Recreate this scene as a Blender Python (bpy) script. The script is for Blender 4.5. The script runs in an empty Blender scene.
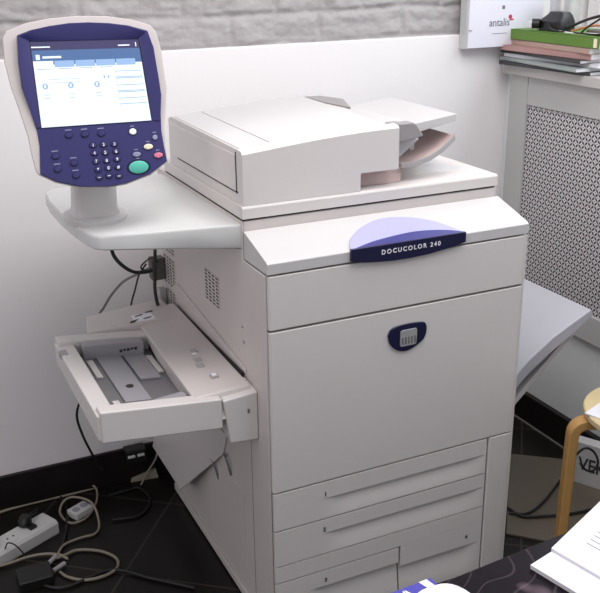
import bpy, bmesh, math, random
from mathutils import Vector, Matrix, noise
random.seed(4)
D = bpy.data
SC = bpy.context.scene
COL = SC.collection
PI = math.pi

# ------------------------------------------------------------ camera, light, exposure
cam = D.cameras.new('camera'); camo = D.objects.new('camera', cam); COL.objects.link(camo)
camo.location = (-0.6728, -1.5905, 1.48756)
camo.rotation_euler = (math.radians(69.6087), math.radians(0.6416), math.radians(-25.3481))
cam.sensor_width = 36; cam.lens = 928.33 / 600 * 36; cam.clip_start = 0.02
SC.camera = camo

w = D.worlds.new('room_ambience'); SC.world = w; w.use_nodes = True
w.node_tree.nodes['Background'].inputs[0].default_value = (0.86, 0.90, 1.0, 1)
w.node_tree.nodes['Background'].inputs[1].default_value = 0.46

def area(name, loc, rot, sx, sy, power, col):
    l = D.lights.new(name, 'AREA'); l.shape = 'RECTANGLE'; l.size = sx; l.size_y = sy
    l.energy = power; l.color = col
    o = D.objects.new(name, l); COL.objects.link(o); o.location = loc; o.rotation_euler = rot
    return o
area('ceiling_lamp_light', (0.15, -0.30, 2.45), (0, 0, 0), 1.5, 0.9, 27, (1.0, 0.945, 0.935))
area('ceiling_lamp_light_right', (0.75, -1.1, 2.55), (0, 0, 0), 0.9, 0.5, 10, (0.93, 0.97, 1.0))
area('left_fill_light', (-2.3, -1.2, 1.6), (math.radians(84), 0, math.radians(-62)), 1.0, 1.4, 13, (1.0, 0.86, 0.83))  # added pinkish fill for the left wall and copier side, no doorway there

area('window_daylight', (1.46, 0.0, 1.75), (0, math.radians(78), 0), 0.9, 1.3, 15, (0.86, 0.95, 1.0))

vs = SC.view_settings
SC.display_settings.display_device = 'sRGB'
vs.view_transform = 'Standard'; vs.look = 'None'; vs.exposure = 0.0; vs.gamma = 1.0; vs.use_curve_mapping = False

# ------------------------------------------------------------ materials
def mat(name, col, rough=0.5, metal=0, var=0.0, vscale=8, bump=0.0, bscale=300, emit=0, alpha=1, coat=0, spec=0.5):
    m = D.materials.new(name); m.use_nodes = True
    nt = m.node_tree; b = nt.nodes['Principled BSDF']
    b.inputs['Base Color'].default_value = (*col, 1); b.inputs['Roughness'].default_value = rough
    b.inputs['Metallic'].default_value = metal; b.inputs['Specular IOR Level'].default_value = spec
    if coat: b.inputs['Coat Weight'].default_value = coat; b.inputs['Coat Roughness'].default_value = 0.1
    if emit: b.inputs['Emission Color'].default_value = (*col, 1); b.inputs['Emission Strength'].default_value = emit
    if alpha < 1: b.inputs['Alpha'].default_value = alpha
    if var or bump:
        tc = nt.nodes.new('ShaderNodeTexCoord')
    if var:
        n = nt.nodes.new('ShaderNodeTexNoise'); n.inputs['Scale'].default_value = vscale; n.inputs['Detail'].default_value = 4
        nt.links.new(tc.outputs['Object'], n.inputs['Vector'])
        mx = nt.nodes.new('ShaderNodeMix'); mx.data_type = 'RGBA'
        mx.inputs[6].default_value = (*[c * (1 - var) for c in col], 1); mx.inputs[7].default_value = (*[min(1, c * (1 + var)) for c in col], 1)
        nt.links.new(n.outputs['Fac'], mx.inputs[0]); nt.links.new(mx.outputs[2], b.inputs['Base Color'])
    if bump:
        n2 = nt.nodes.new('ShaderNodeTexNoise'); n2.inputs['Scale'].default_value = bscale; n2.inputs['Detail'].default_value = 3
        nt.links.new(tc.outputs['Object'], n2.inputs['Vector'])
        bp = nt.nodes.new('ShaderNodeBump'); bp.inputs['Strength'].default_value = bump; bp.inputs['Distance'].default_value = 0.002
        nt.links.new(n2.outputs['Fac'], bp.inputs['Height']); nt.links.new(bp.outputs['Normal'], b.inputs['Normal'])
    return m

M = {}
M['plastic'] = mat('warm_white_plastic', (0.66, 0.625, 0.605), 0.42, var=0.015, bump=0.06, bscale=900)
M['plastic_top'] = mat('white_plastic', (0.575, 0.56, 0.555), 0.35, var=0.01)
M['plastic_side'] = mat('beige_grey_plastic', (0.60, 0.555, 0.535), 0.45, var=0.02)
M['plastic_cool'] = mat('cool_white_plastic', (0.60, 0.605, 0.595), 0.25, var=0.01)
M['plastic_grey'] = mat('light_grey_plastic', (0.42, 0.40, 0.40), 0.4, var=0.02)
M['feeder_grey'] = mat('mid_grey_plastic', (0.30, 0.28, 0.28), 0.45)
M['tray_grey'] = mat('tray_grey_plastic', (0.33, 0.32, 0.34), 0.4, var=0.02)
M['tray_dark'] = mat('tray_dark_plastic', (0.17, 0.165, 0.175), 0.4, var=0.03)
M['pinkish'] = mat('pinkish_grey_plastic', (0.58, 0.44, 0.42), 0.5, var=0.02)  # on the exit chamber this pink stands in for glow
M['catch'] = mat('pale_lilac_plastic', (0.44, 0.44, 0.475), 0.4, var=0.02)
M['gap'] = mat('dark_gap', (0.02, 0.017, 0.016), 0.8)
M['navy'] = mat('navy_plastic', (0.040, 0.037, 0.145), 0.35, var=0.05)
M['navy_dark'] = mat('dark_navy_plastic', (0.010, 0.010, 0.045), 0.3)
M['midblue'] = mat('mid_blue_plastic', (0.055, 0.055, 0.22), 0.3)
M['lavender'] = mat('lavender_plastic', (0.42, 0.41, 0.66), 0.3)
M['white_ink'] = mat('white_ink', (0.85, 0.85, 0.9), 0.5)
M['black_ink'] = mat('black_ink', (0.03, 0.03, 0.035), 0.5)
M['silver'] = mat('silver_metal', (0.62, 0.62, 0.62), 0.35, metal=0.6)
M['silver_dark'] = mat('dark_silver_metal', (0.22, 0.22, 0.23), 0.4, metal=0.4)
M['green_btn'] = mat('green_button_plastic', (0.10, 0.50, 0.40), 0.4)
M['red_btn'] = mat('pink_red_button_plastic', (0.75, 0.22, 0.33), 0.4)
M['cream_btn'] = mat('cream_button_plastic', (0.9, 0.82, 0.62), 0.4)
M['grey_btn'] = mat('grey_button_plastic', (0.30, 0.31, 0.45), 0.4)
M['white_btn'] = mat('white_button_plastic', (0.9, 0.93, 0.97), 0.3)
M['black'] = mat('black_plastic', (0.008, 0.0075, 0.008), 0.4)
M['black_rubber'] = mat('black_cable_rubber', (0.013, 0.012, 0.013), 0.5)
M['grey_rubber'] = mat('grey_cable_rubber', (0.22, 0.20, 0.20), 0.5)
M['beige_rubber'] = mat('beige_cable_rubber', (0.28, 0.25, 0.19), 0.5)
M['white_strip'] = mat('power_strip_plastic', (0.62, 0.62, 0.60), 0.4)
M['box_brown'] = mat('dark_taupe_plastic', (0.11, 0.095, 0.09), 0.6)
M['wall_white'] = mat('white_painted_plaster', (0.84, 0.82, 0.82), 0.6, var=0.015, vscale=3, bump=0.15, bscale=60)
M['wall_right'] = mat('pale_painted_plaster', (0.78, 0.80, 0.795), 0.5, var=0.02, vscale=3, bump=0.15, bscale=60)
M['brick'] = mat('painted_grey_brick', (0.39, 0.37, 0.37), 0.7, var=0.10, vscale=14, bump=0.6, bscale=120)
M['cover_paint'] = mat('grey_painted_board', (0.50, 0.495, 0.485), 0.5, var=0.03, vscale=5)
M['sill'] = mat('grey_white_sill_paint', (0.52, 0.50, 0.48), 0.5, var=0.04, vscale=6)
M['birch'] = mat('birch_wood', (0.62, 0.50, 0.28), 0.45, var=0.12, vscale=25)
M['birch_leg'] = mat('honey_bent_wood', (0.44, 0.25, 0.085), 0.4, var=0.12, vscale=30)
M['paper'] = mat('white_paper', (0.74, 0.74, 0.78), 0.7)
M['paper_lilac'] = mat('lilac_white_card', (0.74, 0.73, 0.82), 0.6)
M['green_book'] = mat('green_book_cloth', (0.12, 0.24, 0.035), 0.6, var=0.06)
M['blue_pack'] = mat('blue_violet_card', (0.05, 0.04, 0.36), 0.4)
M['card_tan'] = mat('tan_magazine_cover', (0.46, 0.33, 0.27), 0.5, var=0.1)
M['card_pink'] = mat('rose_magazine_cover', (0.46, 0.27, 0.25), 0.5, var=0.15)
M['card_grey'] = mat('grey_green_magazine_cover', (0.35, 0.40, 0.38), 0.5, var=0.1)
M['card_black'] = mat('black_magazine_cover', (0.04, 0.04, 0.045), 0.4)
M['red_ink'] = mat('red_ink', (0.55, 0.03, 0.08), 0.5)
M['grey_ink'] = mat('grey_ink', (0.16, 0.16, 0.19), 0.5)
M['mat_beige'] = mat('beige_floor_board', (0.135, 0.112, 0.085), 0.5, var=0.12, vscale=9)
M['carton'] = mat('white_carton', (0.52, 0.52, 0.52), 0.6, var=0.03)
M['flap'] = mat('translucent_guard_plastic', (0.60, 0.565, 0.56), 0.3, var=0.05, vscale=10)
M['orange'] = mat('orange_cable_sleeve', (0.55, 0.22, 0.08), 0.5)
# screen colours (lit display)
M['scr_white'] = mat('lit_screen_white', (0.62, 0.70, 0.74), 0.3, emit=0.52)
M['scr_blue'] = mat('lit_screen_blue', (0.07, 0.13, 0.27), 0.3, emit=0.4)
M['scr_mid'] = mat('lit_screen_pale_blue', (0.24, 0.36, 0.56), 0.3, emit=0.45)
M['scr_dark'] = mat('lit_screen_dark', (0.05, 0.045, 0.11), 0.3, emit=0.35)
M['scr_grey'] = mat('lit_screen_grey', (0.26, 0.34, 0.46), 0.3, emit=0.4)

def tile_mat():
    m = D.materials.new('dark_stone_tile'); m.use_nodes = True; nt = m.node_tree; b = nt.nodes['Principled BSDF']
    tc = nt.nodes.new('ShaderNodeTexCoord'); mp = nt.nodes.new('ShaderNodeMapping')
    mp.inputs['Rotation'].default_value = (0, 0, math.radians(-51.9)); mp.inputs['Location'].default_value = (0.0, 0.0, 0)
    # rotate the point so one tile axis runs along (0.617,0.787)
    br = nt.nodes.new('ShaderNodeTexBrick'); br.offset = 0; br.squash = 1
    br.inputs['Color1'].default_value = (0.0105, 0.009, 0.008, 1); br.inputs['Color2'].default_value = (0.013, 0.011, 0.0095, 1)
    br.inputs['Mortar'].default_value = (0.05, 0.043, 0.038, 1)
    br.inputs['Scale'].default_value = 1; br.inputs['Mortar Size'].default_value = 0.0028; br.inputs['Brick Width'].default_value = 0.33; br.inputs['Row Height'].default_value = 0.33
    nt.links.new(tc.outputs['Object'], mp.inputs[0]); nt.links.new(mp.outputs[0], br.inputs[0])
    nt.links.new(br.outputs['Color'], b.inputs['Base Color'])
    n = nt.nodes.new('ShaderNodeTexNoise'); n.inputs['Scale'].default_value = 9; nt.links.new(tc.outputs['Object'], n.inputs[0])
    mr = nt.nodes.new('ShaderNodeMapRange'); mr.inputs[3].default_value = 0.22; mr.inputs[4].default_value = 0.42
    nt.links.new(n.outputs['Fac'], mr.inputs[0]); nt.links.new(mr.outputs[0], b.inputs['Roughness'])
    b.inputs['Specular IOR Level'].default_value = 0.25
    return m, mp
M['tile'], TILE_MAP = tile_mat()
# shift so a grout line passes through (-0.096, 0.591) and the other family through (-0.243, 0.395)
_a = math.radians(-51.9)
def _rot(x, y): return (x*math.cos(_a) - y*math.sin(_a), x*math.sin(_a) + y*math.cos(_a))
_u = _rot(-0.243, 0.395)[0]; _v = _rot(-0.096, 0.591)[1]
TILE_MAP.inputs['Location'].default_value = (-_u + 0.33*4, -_v + 0.33*4, 0)

def grille_mat():
    """sheet pierced with small slots that lean alternately left and right"""
    m = D.materials.new('perforated_radiator_sheet'); m.use_nodes = True; nt = m.node_tree; b = nt.nodes['Principled BSDF']
    N = nt.nodes.new; Lk = nt.links.new
    tc = N('ShaderNodeTexCoord'); sp = N('ShaderNodeSeparateXYZ'); Lk(tc.outputs['Object'], sp.inputs[0])
    def mth(op, a, b_=None, c=None):
        n = N('ShaderNodeMath'); n.operation = op
        for i, v in enumerate((a, b_, c)):
            if v is None: continue
            if isinstance(v, (int, float)): n.inputs[i].default_value = v
            else: Lk(v, n.inputs[i])
        return n.outputs[0]
    P = 0.0125
    u = mth('DIVIDE', sp.outputs['Y'], P); v = mth('DIVIDE', sp.outputs['Z'], P)
    fu = mth('FLOOR', u); fv = mth('FLOOR', v)
    par = mth('FLOORED_MODULO', mth('ADD', fu, fv), 2)           # 0 / 1 checker
    sgn = mth('SUBTRACT', mth('MULTIPLY', par, 2), 1)
    x = mth('SUBTRACT', mth('FRACT', u), 0.5); y = mth('SUBTRACT', mth('FRACT', v), 0.5)
    ys = mth('MULTIPLY', y, sgn)
    a = mth('MULTIPLY', mth('ADD', x, ys), 0.7071); c = mth('MULTIPLY', mth('SUBTRACT', x, ys), 0.7071)
    d = mth('ADD', mth('POWER', mth('DIVIDE', a, 0.50), 2), mth('POWER', mth('DIVIDE', c, 0.245), 2))
    hole = mth('LESS_THAN', d, 1.0)
    # little round holes at cell corners
    x2 = mth('SUBTRACT', mth('FRACT', mth('ADD', u, 0.5)), 0.5); y2 = mth('SUBTRACT', mth('FRACT', mth('ADD', v, 0.5)), 0.5)
    d2 = mth('ADD', mth('POWER', x2, 2), mth('POWER', y2, 2)); hole2 = mth('LESS_THAN', d2, 0.018)
    h = mth('MAXIMUM', hole, hole2)
    mx = N('ShaderNodeMix'); mx.data_type = 'RGBA'; mx.inputs[6].default_value = (0.72, 0.69, 0.71, 1); mx.inputs[7].default_value = (0.010, 0.009, 0.012, 1)
    Lk(h, mx.inputs[0]); Lk(mx.outputs[2], b.inputs['Base Color']); b.inputs['Roughness'].default_value = 0.5
    return m
M['grille'] = grille_mat()

def desk_mat():
    """dark glossy film with large faint pale flower tendrils"""
    m = D.materials.new('dark_flower_tablecloth_film'); m.use_nodes = True; nt = m.node_tree; b = nt.nodes['Principled BSDF']
    N = nt.nodes.new; Lk = nt.links.new
    tc = N('ShaderNodeTexCoord'); nz = N('ShaderNodeTexNoise'); nz.inputs['Scale'].default_value = 6.0; nz.inputs['Detail'].default_value = 1
    Lk(tc.outputs['Object'], nz.inputs[0])
    mx = N('ShaderNodeMix'); mx.data_type = 'VECTOR'; mx.inputs[0].default_value = 0.20
    Lk(tc.outputs['Object'], mx.inputs[4]); Lk(nz.outputs['Color'], mx.inputs[5])
    wv = N('ShaderNodeTexWave'); wv.wave_type = 'RINGS'; wv.rings_direction = 'Z'; wv.inputs['Scale'].default_value = 9; wv.inputs['Distortion'].default_value = 5.0
    wv.inputs['Detail'].default_value = 1.0
    Lk(mx.outputs[1], wv.inputs[0])
    cr = N('ShaderNodeValToRGB'); cr.color_ramp.elements[0].position = 0.975; cr.color_ramp.elements[0].color = (0.010, 0.007, 0.010, 1)
    cr.color_ramp.elements[1].position = 0.99; cr.color_ramp.elements[1].color = (0.045, 0.033, 0.038, 1)
    Lk(wv.outputs['Fac'], cr.inputs[0])
    vo = N('ShaderNodeTexNoise'); vo.inputs['Scale'].default_value = 13
    Lk(tc.outputs['Object'], vo.inputs[0])
    cr2 = N('ShaderNodeValToRGB'); cr2.color_ramp.elements[0].position = 0.62; cr2.color_ramp.elements[0].color = (0, 0, 0, 1)
    cr2.color_ramp.elements[1].position = 0.72; cr2.color_ramp.elements[1].color = (0.12, 0.08, 0.10, 1); Lk(vo.outputs['Fac'], cr2.inputs[0])
    ad = N('ShaderNodeMix'); ad.data_type = 'RGBA'; ad.blend_type = 'ADD'; ad.inputs[0].default_value = 1
    Lk(cr.outputs[0], ad.inputs[6]); Lk(cr2.outputs[0], ad.inputs[7]); Lk(ad.outputs[2], b.inputs['Base Color'])
    b.inputs['Roughness'].default_value = 0.28; b.inputs['Specular IOR Level'].default_value = 0.12; b.inputs['IOR'].default_value = 1.35
    return m
M['desk'] = desk_mat()

# ------------------------------------------------------------ mesh helpers
class MB:
    """collects shapes in world coordinates, then links them as ONE mesh object"""
    def __init__(s, xf=None): s.v = []; s.f = []; s.mi = []; s.cur = 0; s.xf = xf
    def mat(s, i): s.cur = i; return s
    def add(s, vs_, fs):
        o = len(s.v)
        for p in vs_:
            p = Vector(p); s.v.append(s.xf @ p if s.xf else p)
        for f in fs: s.f.append([i + o for i in f]); s.mi.append(s.cur)
        return s
    def box(s, a, b):
        x0, y0, z0 = a; x1, y1, z1 = b
        return s.add([(x0,y0,z0),(x1,y0,z0),(x1,y1,z0),(x0,y1,z0),(x0,y0,z1),(x1,y0,z1),(x1,y1,z1),(x0,y1,z1)],
                     [(0,3,2,1),(4,5,6,7),(0,1,5,4),(1,2,6,5),(2,3,7,6),(3,0,4,7)])
    def hexa(s, lo, hi):
        """8 corners: 4 low (ccw), 4 high"""
        return s.add(list(lo) + list(hi), [(0,3,2,1),(4,5,6,7),(0,1,5,4),(1,2,6,5),(2,3,7,6),(3,0,4,7)])
    def prism(s, poly, axis, a, b):
        """polygon of 2-D points extruded along an axis from a to b (x: (y,z); y: (x,z); z: (x,y))"""
        def P(p, t):
            return {'x': (t, p[0], p[1]), 'y': (p[0], t, p[1]), 'z': (p[0], p[1], t)}[axis]
        n = len(poly)
        vs_ = [P(p, a) for p in poly] + [P(p, b) for p in poly]
        fs = [tuple(range(n - 1, -1, -1)), tuple(range(n, 2 * n))] + [(i, (i+1) % n, n + (i+1) % n, n + i) for i in range(n)]
        return s.add(vs_, fs)
    def loft(s, rings, cap=True):
        n = len(rings[0]); vs_ = [p for r in rings for p in r]; fs = []
        for k in range(len(rings) - 1):
            for i in range(n):
                j = (i + 1) % n; fs.append((k*n + i, k*n + j, (k+1)*n + j, (k+1)*n + i))
        if cap: fs.append(tuple(range(n - 1, -1, -1))); fs.append(tuple(range((len(rings)-1)*n, len(rings)*n)))
        return s.add(vs_, fs)
    def cyl(s, p0, p1, r0, r1=None, n=24, flat=1.0):
        p0 = Vector(p0); p1 = Vector(p1); r1 = r0 if r1 is None else r1
        d = (p1 - p0).normalized(); q = d.to_track_quat('Z', 'Y')
        rr = []
        for p, r in ((p0, r0), (p1, r1)):
            rr.append([p + q @ Vector((math.cos(t)*r, math.sin(t)*r*flat, 0)) for t in [2*PI*i/n for i in range(n)]])
        return s.loft(rr)
    def tube(s, pts, r, n=8, sub=6):
        pts = [Vector(p) for p in pts]; c = catmull(pts, sub)
        rings = []; up = Vector((0, 0, 1)); prev = None
        for i, p in enumerate(c):
            t = (c[min(i+1, len(c)-1)] - c[max(i-1, 0)])
            if t.length < 1e-9: t = Vector((1, 0, 0))
            t.normalize()
            a = prev if prev is not None else (up.cross(t) if abs(t.z) < 0.9 else Vector((1,0,0)).cross(t))
            a = (a - t * a.dot(t)).normalized(); prev = a; b = t.cross(a)
            rings.append([p + a*math.cos(2*PI*k/n)*r + b*math.sin(2*PI*k/n)*r for k in range(n)])
        return s.loft(rings)
    def ball(s, c, r, n=16, sc=(1,1,1)):
        c = Vector(c); rings = []
        for i in range(1, n // 2):
            a = PI * i / (n // 2)
            rings.append([c + Vector((math.sin(a)*math.cos(2*PI*k/n)*r*sc[0], math.sin(a)*math.sin(2*PI*k/n)*r*sc[1], math.cos(a)*r*sc[2])) for k in range(n)])
        return s.loft(rings)
    def build(s, name, mats, parent=None, bevel=0, seg=2, ang=35):
        me = D.meshes.new(name)
        inv = WM[parent.name].inverted() if parent is not None else Matrix()
        me.from_pydata([inv @ v for v in s.v], [], s.f)
        if not isinstance(mats, (list, tuple)): mats = [mats]
        for m in mats: me.materials.append(m)
        for p, i in zip(me.polygons, s.mi): p.material_index = i; p.use_smooth = True
        bm = bmesh.new(); bm.from_mesh(me); bmesh.ops.recalc_face_normals(bm, faces=bm.faces); bm.to_mesh(me); bm.free()
        me.set_sharp_from_angle(angle=math.radians(ang))
        o = D.objects.new(name, me); COL.objects.link(o)
        if parent is not None: o.parent = parent; WM[o.name] = WM[parent.name].copy()
        else: WM[o.name] = Matrix()
        if bevel:
            b = o.modifiers.new('bevel', 'BEVEL'); b.width = bevel; b.segments = seg; b.limit_method = 'ANGLE'; b.angle_limit = math.radians(28)
            b.harden_normals = True; b.use_clamp_overlap = True
        return o
def catmull(p, sub):
    if len(p) < 3: return p
    out = []; q = [p[0]*2 - p[1]] + p + [p[-1]*2 - p[-2]]
    for i in range(1, len(q) - 2):
        for k in range(sub):
            t = k / sub; a, b, c, d = q[i-1], q[i], q[i+1], q[i+2]
            out.append(0.5 * ((2*b) + (c - a)*t + (2*a - 5*b + 4*c - d)*t*t + (3*b - a - 3*c + d)*t**3))
    out.append(p[-1]); return out
WM = {}
def thing(name, label, cat, loc=(0,0,0), group=None):
    o = D.objects.new(name, None); COL.objects.link(o); o.location = loc; o.empty_display_size = 0.05
    WM[o.name] = Matrix.Translation(Vector(loc)); tag(o, label, cat, group); return o
def tag(o, label, cat, group=None):
    o['label'] = label; o['category'] = cat
    if group: o['group'] = group
    return o
def struct(o): o['kind'] = 'structure'; return o
def ground(o):
    """move a single-mesh thing's origin to the middle of its base"""
    vs_ = [v.co for v in o.data.vertices]
    c = Vector(((min(v.x for v in vs_)+max(v.x for v in vs_))/2, (min(v.y for v in vs_)+max(v.y for v in vs_))/2, min(v.z for v in vs_)))
    for v in o.data.vertices: v.co -= c
    o.location = c; WM[o.name] = Matrix.Translation(c); return o
def text(name, s, size, mx, m, parent, depth=0.0006, space=1.0, align='LEFT', shear=0, bold=0, sx=1.0):
    cu = D.curves.new(name, 'FONT'); cu.body = s; cu.size = size; cu.extrude = depth / 2; cu.space_character = space
    cu.align_x = align; cu.align_y = 'CENTER'; cu.shear = shear; cu.offset = bold; cu.resolution_u = 3
    t = D.objects.new(name + '_tmp', cu); COL.objects.link(t)
    dg = bpy.context.evaluated_depsgraph_get(); dg.update()
    me = D.meshes.new_from_object(t.evaluated_get(dg)); D.objects.remove(t)
    inv = WM[parent.name].inverted() if parent is not None else Matrix()
    me.transform(inv @ mx @ Matrix.Diagonal((sx, 1, 1, 1))); me.materials.clear(); me.materials.append(m); me.name = name
    o = D.objects.new(name, me); COL.objects.link(o)
    if parent is not None: o.parent = parent
    return o
def frontmx(x, y, z): return Matrix.Translation((x, y, z)) @ Matrix.Rotation(PI/2, 4, 'X')
def smooth(a, b, t): t = max(0, min(1, (t - a) / (b - a))); return t*t*(3 - 2*t)

# ------------------------------------------------------------ setting
YB = 0.835; XR = 1.20; XC_ = 1.18; ZB = 1.246
# the room continues behind and beside the camera
fl = MB().box((-2.6, -2.6, -0.05), (1.35, YB + 0.1, 0.0)).build('floor', M['tile']); struct(fl)
wb = MB().box((-2.6, YB, 0.0), (1.7, YB + 0.1, ZB)).box((-2.6, YB + 0.022, ZB), (1.7, YB + 0.1, 2.6)).build('wall_back', M['wall_white'], bevel=0.004); struct(wb)
# painted brickwork above the plaster, with real relief
def brick_h(x, z):
    ch = 0.083; cl = 0.27
    row = math.floor((z - 1.246 + 0.012*noise.noise(Vector((x*3, 0, 5)))) / ch)
    fz = ((z - 1.246 + 0.012*noise.noise(Vector((x*3, 0, 5)))) / ch) % 1.0
    off = 0.37 * (row % 2) + 0.13 * row
    fx = ((x + 0.01*noise.noise(Vector((0, z*20, row))))/cl + off) % 1.0
    dz = min(fz, 1 - fz) * ch; dx = min(fx, 1 - fx) * cl
    e = min(dz, dx); m_ = smooth(0.002, 0.013, e)
    n1 = noise.fractal(Vector((x*9, z*14, row*3.1)), 1.0, 2.0, 4); n2 = noise.fractal(Vector((x*34, z*50, 2)), 0.9, 2.0, 3)
    return 0.006*m_ + 0.007*n1*(0.5+0.5*m_) + 0.0030*n2
g = MB(); X0, X1, Z0, Z1 = -0.75, 1.30, ZB - 0.01, 1.60; nx, nz = 400, 78
vs_ = []
for j in range(nz + 1):
    for i in range(nx + 1):
        x = X0 + (X1-X0)*i/nx; z = Z0 + (Z1-Z0)*j/nz
        vs_.append((x, YB + 0.018 - brick_h(x, z), z))
g.add(vs_, [(j*(nx+1)+i, j*(nx+1)+i+1, (j+1)*(nx+1)+i+1, (j+1)*(nx+1)+i) for j in range(nz) for i in range(nx)])
bk = g.build('wall_back_brickwork', M['brick'], ang=180); bk.name = 'wall_back_brick'; struct(bk)
# right wall below the sill, window recess above it
wr = MB().box((XR, -2.6, 0.0), (XR + 0.12, YB, 1.125)).build('wall_right', M['wall_right']); struct(wr)
wr2 = MB().box((1.50, -2.6, 1.0), (1.62, YB, 2.6)).build('wall_right', M['wall_white']); struct(wr2)
bb = MB().box((-2.6, YB - 0.012, 0.0), (XR, YB, 0.112)).build('baseboard_back', M['black'], bevel=0.002); struct(bb)
bb.data.materials[0] = mat('dark_tile_skirting', (0.012, 0.010, 0.009), 0.35, var=0.2, spec=0.3)
br_ = MB().box((XC_, -2.4, 0.0), (XR, YB - 0.012, 0.099)).build('baseboard_right', bb.data.materials[0], bevel=0.002); struct(br_)
sb = MB().box((1.162, -1.6, 1.125), (1.52, YB - 0.012, 1.155)).build('trim_1', M['sill'], bevel=0.003); struct(sb)
# pale grout bead where skirting meets floor
gr = MB().box((XC_ - 0.006, -1.2, 0.0), (XC_ - 0.0001, YB - 0.02, 0.004)).build('trim_2', mat('pale_grout', (0.16, 0.15, 0.14), 0.7)); struct(gr)

# ------------------------------------------------------------ radiator cover
rc = thing('radiator_cover', 'grey painted radiator cover with perforated sheet below the sill', 'radiator cover', (XC_ + 0.01, 0.1, 0.42))
MB().box((XC_, 0.712, 0.47), (XR - 0.0005, 0.798, 1.1245)).build('stile', M['cover_paint'], rc, bevel=0.002)
MB().box((XC_+0.001, -0.9, 1.039), (XR - 0.0005, 0.711, 1.1245)).build('top_rail', M['cover_paint'], rc, bevel=0.002)
MB().box((XC_+0.008, -0.9, 0.47), (XR - 0.0005, 0.711, 1.0385)).build('perforated_sheet', M['grille'], rc)
MB().box((XC_+0.001, -0.9, 0.385), (XR - 0.0005, 0.798, 0.469)).build('bottom_rail', M['cover_paint'], rc, bevel=0.002)

# ------------------------------------------------------------ the printer
W = 0.64; DP = 0.715
pr = thing('multifunction_printer', 'large white floor-standing copier printer with navy control panel on its left arm', 'printer', (0.32, 0.36, 0.0))
pl, pt, ps = M['plastic'], M['plastic_top'], M['plastic_side']
# body shell
MB().prism([(0.022, 0.004), (0.022, 0.886), (0.121, 0.886), (0.121, 0.970), (DP, 0.970), (DP, 0.004)], 'x', 0.0025, W - 0.004).build('body', ps, pr, bevel=0.004)
# dark seam backing right behind the fitted front panels
MB().box((0.006, 0.0202, 0.008), (W - 0.008, 0.0215, 0.889)).build('seam_backing', M['gap'], pr)
# sloping top cover at the front
lid = MB().prism([(0.0, 0.8895), (0.0, 0.912), (0.004, 0.9155), (0.119, 0.9495), (0.1205, 0.947), (0.1205, 0.8895)], 'x', 0.002, W).build('front_top_cover', pt, pr, bevel=0.003)
# upper front cover with a rounded right edge
def xsec(x0, x1, r):
    r = 0.004; x1 = min(x1, W-0.0065)
    pts = [(x0, 0.02), (x0, 0.003), (x0+0.003, 0.0)]
    for k in range(7):
        a = -PI/2 + PI/2*k/6; pts.append((x1 - r + r*math.cos(a), r + r*math.sin(a)))
    pts.append((x1, 0.05)); pts.append((x1-0.02, 0.05)); pts.append((x1-0.02, 0.02)); return pts
MB().prism(xsec(0.0035, W-0.003, 0.012), 'z', 0.7705, 0.8855).build('upper_front_cover', pl, pr, bevel=0.0015)
door = MB().prism(xsec(0.0035, W-0.005, 0.012), 'z', 0.3910, 0.7653).build('front_door', pl, pr, bevel=0.0015)
MB().prism(xsec(0.5695, W-0.005, 0.012), 'z', 0.010, 0.3875).build('corner_panel', pl, pr, bevel=0.0015)
# a thin warm strip behind the right edge (inner frame showing)
MB().box((W-0.006, 0.003, 0.006), (W+0.0015, 0.7, 0.885)).build('right_side_panel', pl, pr, bevel=0.001)
# badge on the door
bo = [(0.279,0.71),(0.285,0.722),(0.302,0.728),(0.336,0.7295),(0.366,0.727),(0.375,0.721),(0.377,0.705),(0.371,0.687),(0.353,0.6745),(0.334,0.667),(0.317,0.6665),(0.300,0.673),(0.285,0.689)]
cpt = catmull([Vector((a, b, 0)) for a, b in bo + [bo[0]]], 3)[:-1]
MB().prism([(p.x, p.y) for p in cpt], 'y', -0.004, 0.001).build('door_badge', M['navy_dark'], door, bevel=0.0015)
em = MB()
em.prism([(0.309,0.682),(0.309,0.7135),(0.313,0.717),(0.348,0.717),(0.351,0.713),(0.350,0.682),(0.346,0.679),(0.312,0.679)], 'y', -0.0062, -0.0035)
em.mat(1)
for k in range(5): em.box((0.3125 + k*0.0077, -0.0070, 0.684), (0.3125 + k*0.0077 + 0.0040, -0.006, 0.701))
em.build('badge_emblem', [M['silver'], M['silver_dark']], door, bevel=0.0008)
# model badge on the top cover: navy face with arched lavender cap lying on the slope
def SL(x, s, h=0.0): return (x, s - 0.29*h, 0.9150 + 0.2935*s + 0.957*h)
bad = MB()
lo = [(0.186,0.893),(0.215,0.887),(0.245,0.8835),(0.285,0.8805),(0.327,0.880),(0.370,0.882),(0.414,0.887),(0.445,0.892),(0.466,0.896)]
poly = [(x, z) for x, z in lo] + [(0.466, 0.9185), (0.186, 0.9185)]
bad.prism(poly, 'y', -0.0075, 0.0005)
badge = bad.build('model_badge', M['navy_dark'], pr, bevel=0.001)
def arc(pts, n=6): return catmull([Vector((a, b, 0)) for a, b in pts], n)
lav = arc([(0.186,-0.004),(0.194,0.018),(0.212,0.042),(0.251,0.071),(0.297,0.089),(0.344,0.090),(0.392,0.074),(0.432,0.045),(0.466,-0.002)], 4)
mid = arc([(0.186,-0.004),(0.239,0.012),(0.285,0.020),(0.346,0.026),(0.395,0.022),(0.435,0.012),(0.466,-0.002)], 4)
def slab(poly, h0, h1):
    m_ = MB(); n = len(poly); vs_ = [SL(p.x, p.y, h0) for p in poly] + [SL(p.x, p.y, h1) for p in poly]
    m_.add(vs_, [tuple(range(n-1, -1, -1)), tuple(range(n, 2*n))] + [(i, (i+1) % n, n+(i+1) % n, n+i) for i in range(n)]); return m_
slab(lav, 0.0, 0.0030).build('lavender_cap', M['lavender'], badge, bevel=0.0008)['label'] = 'lavender arched cap of the badge'
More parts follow.
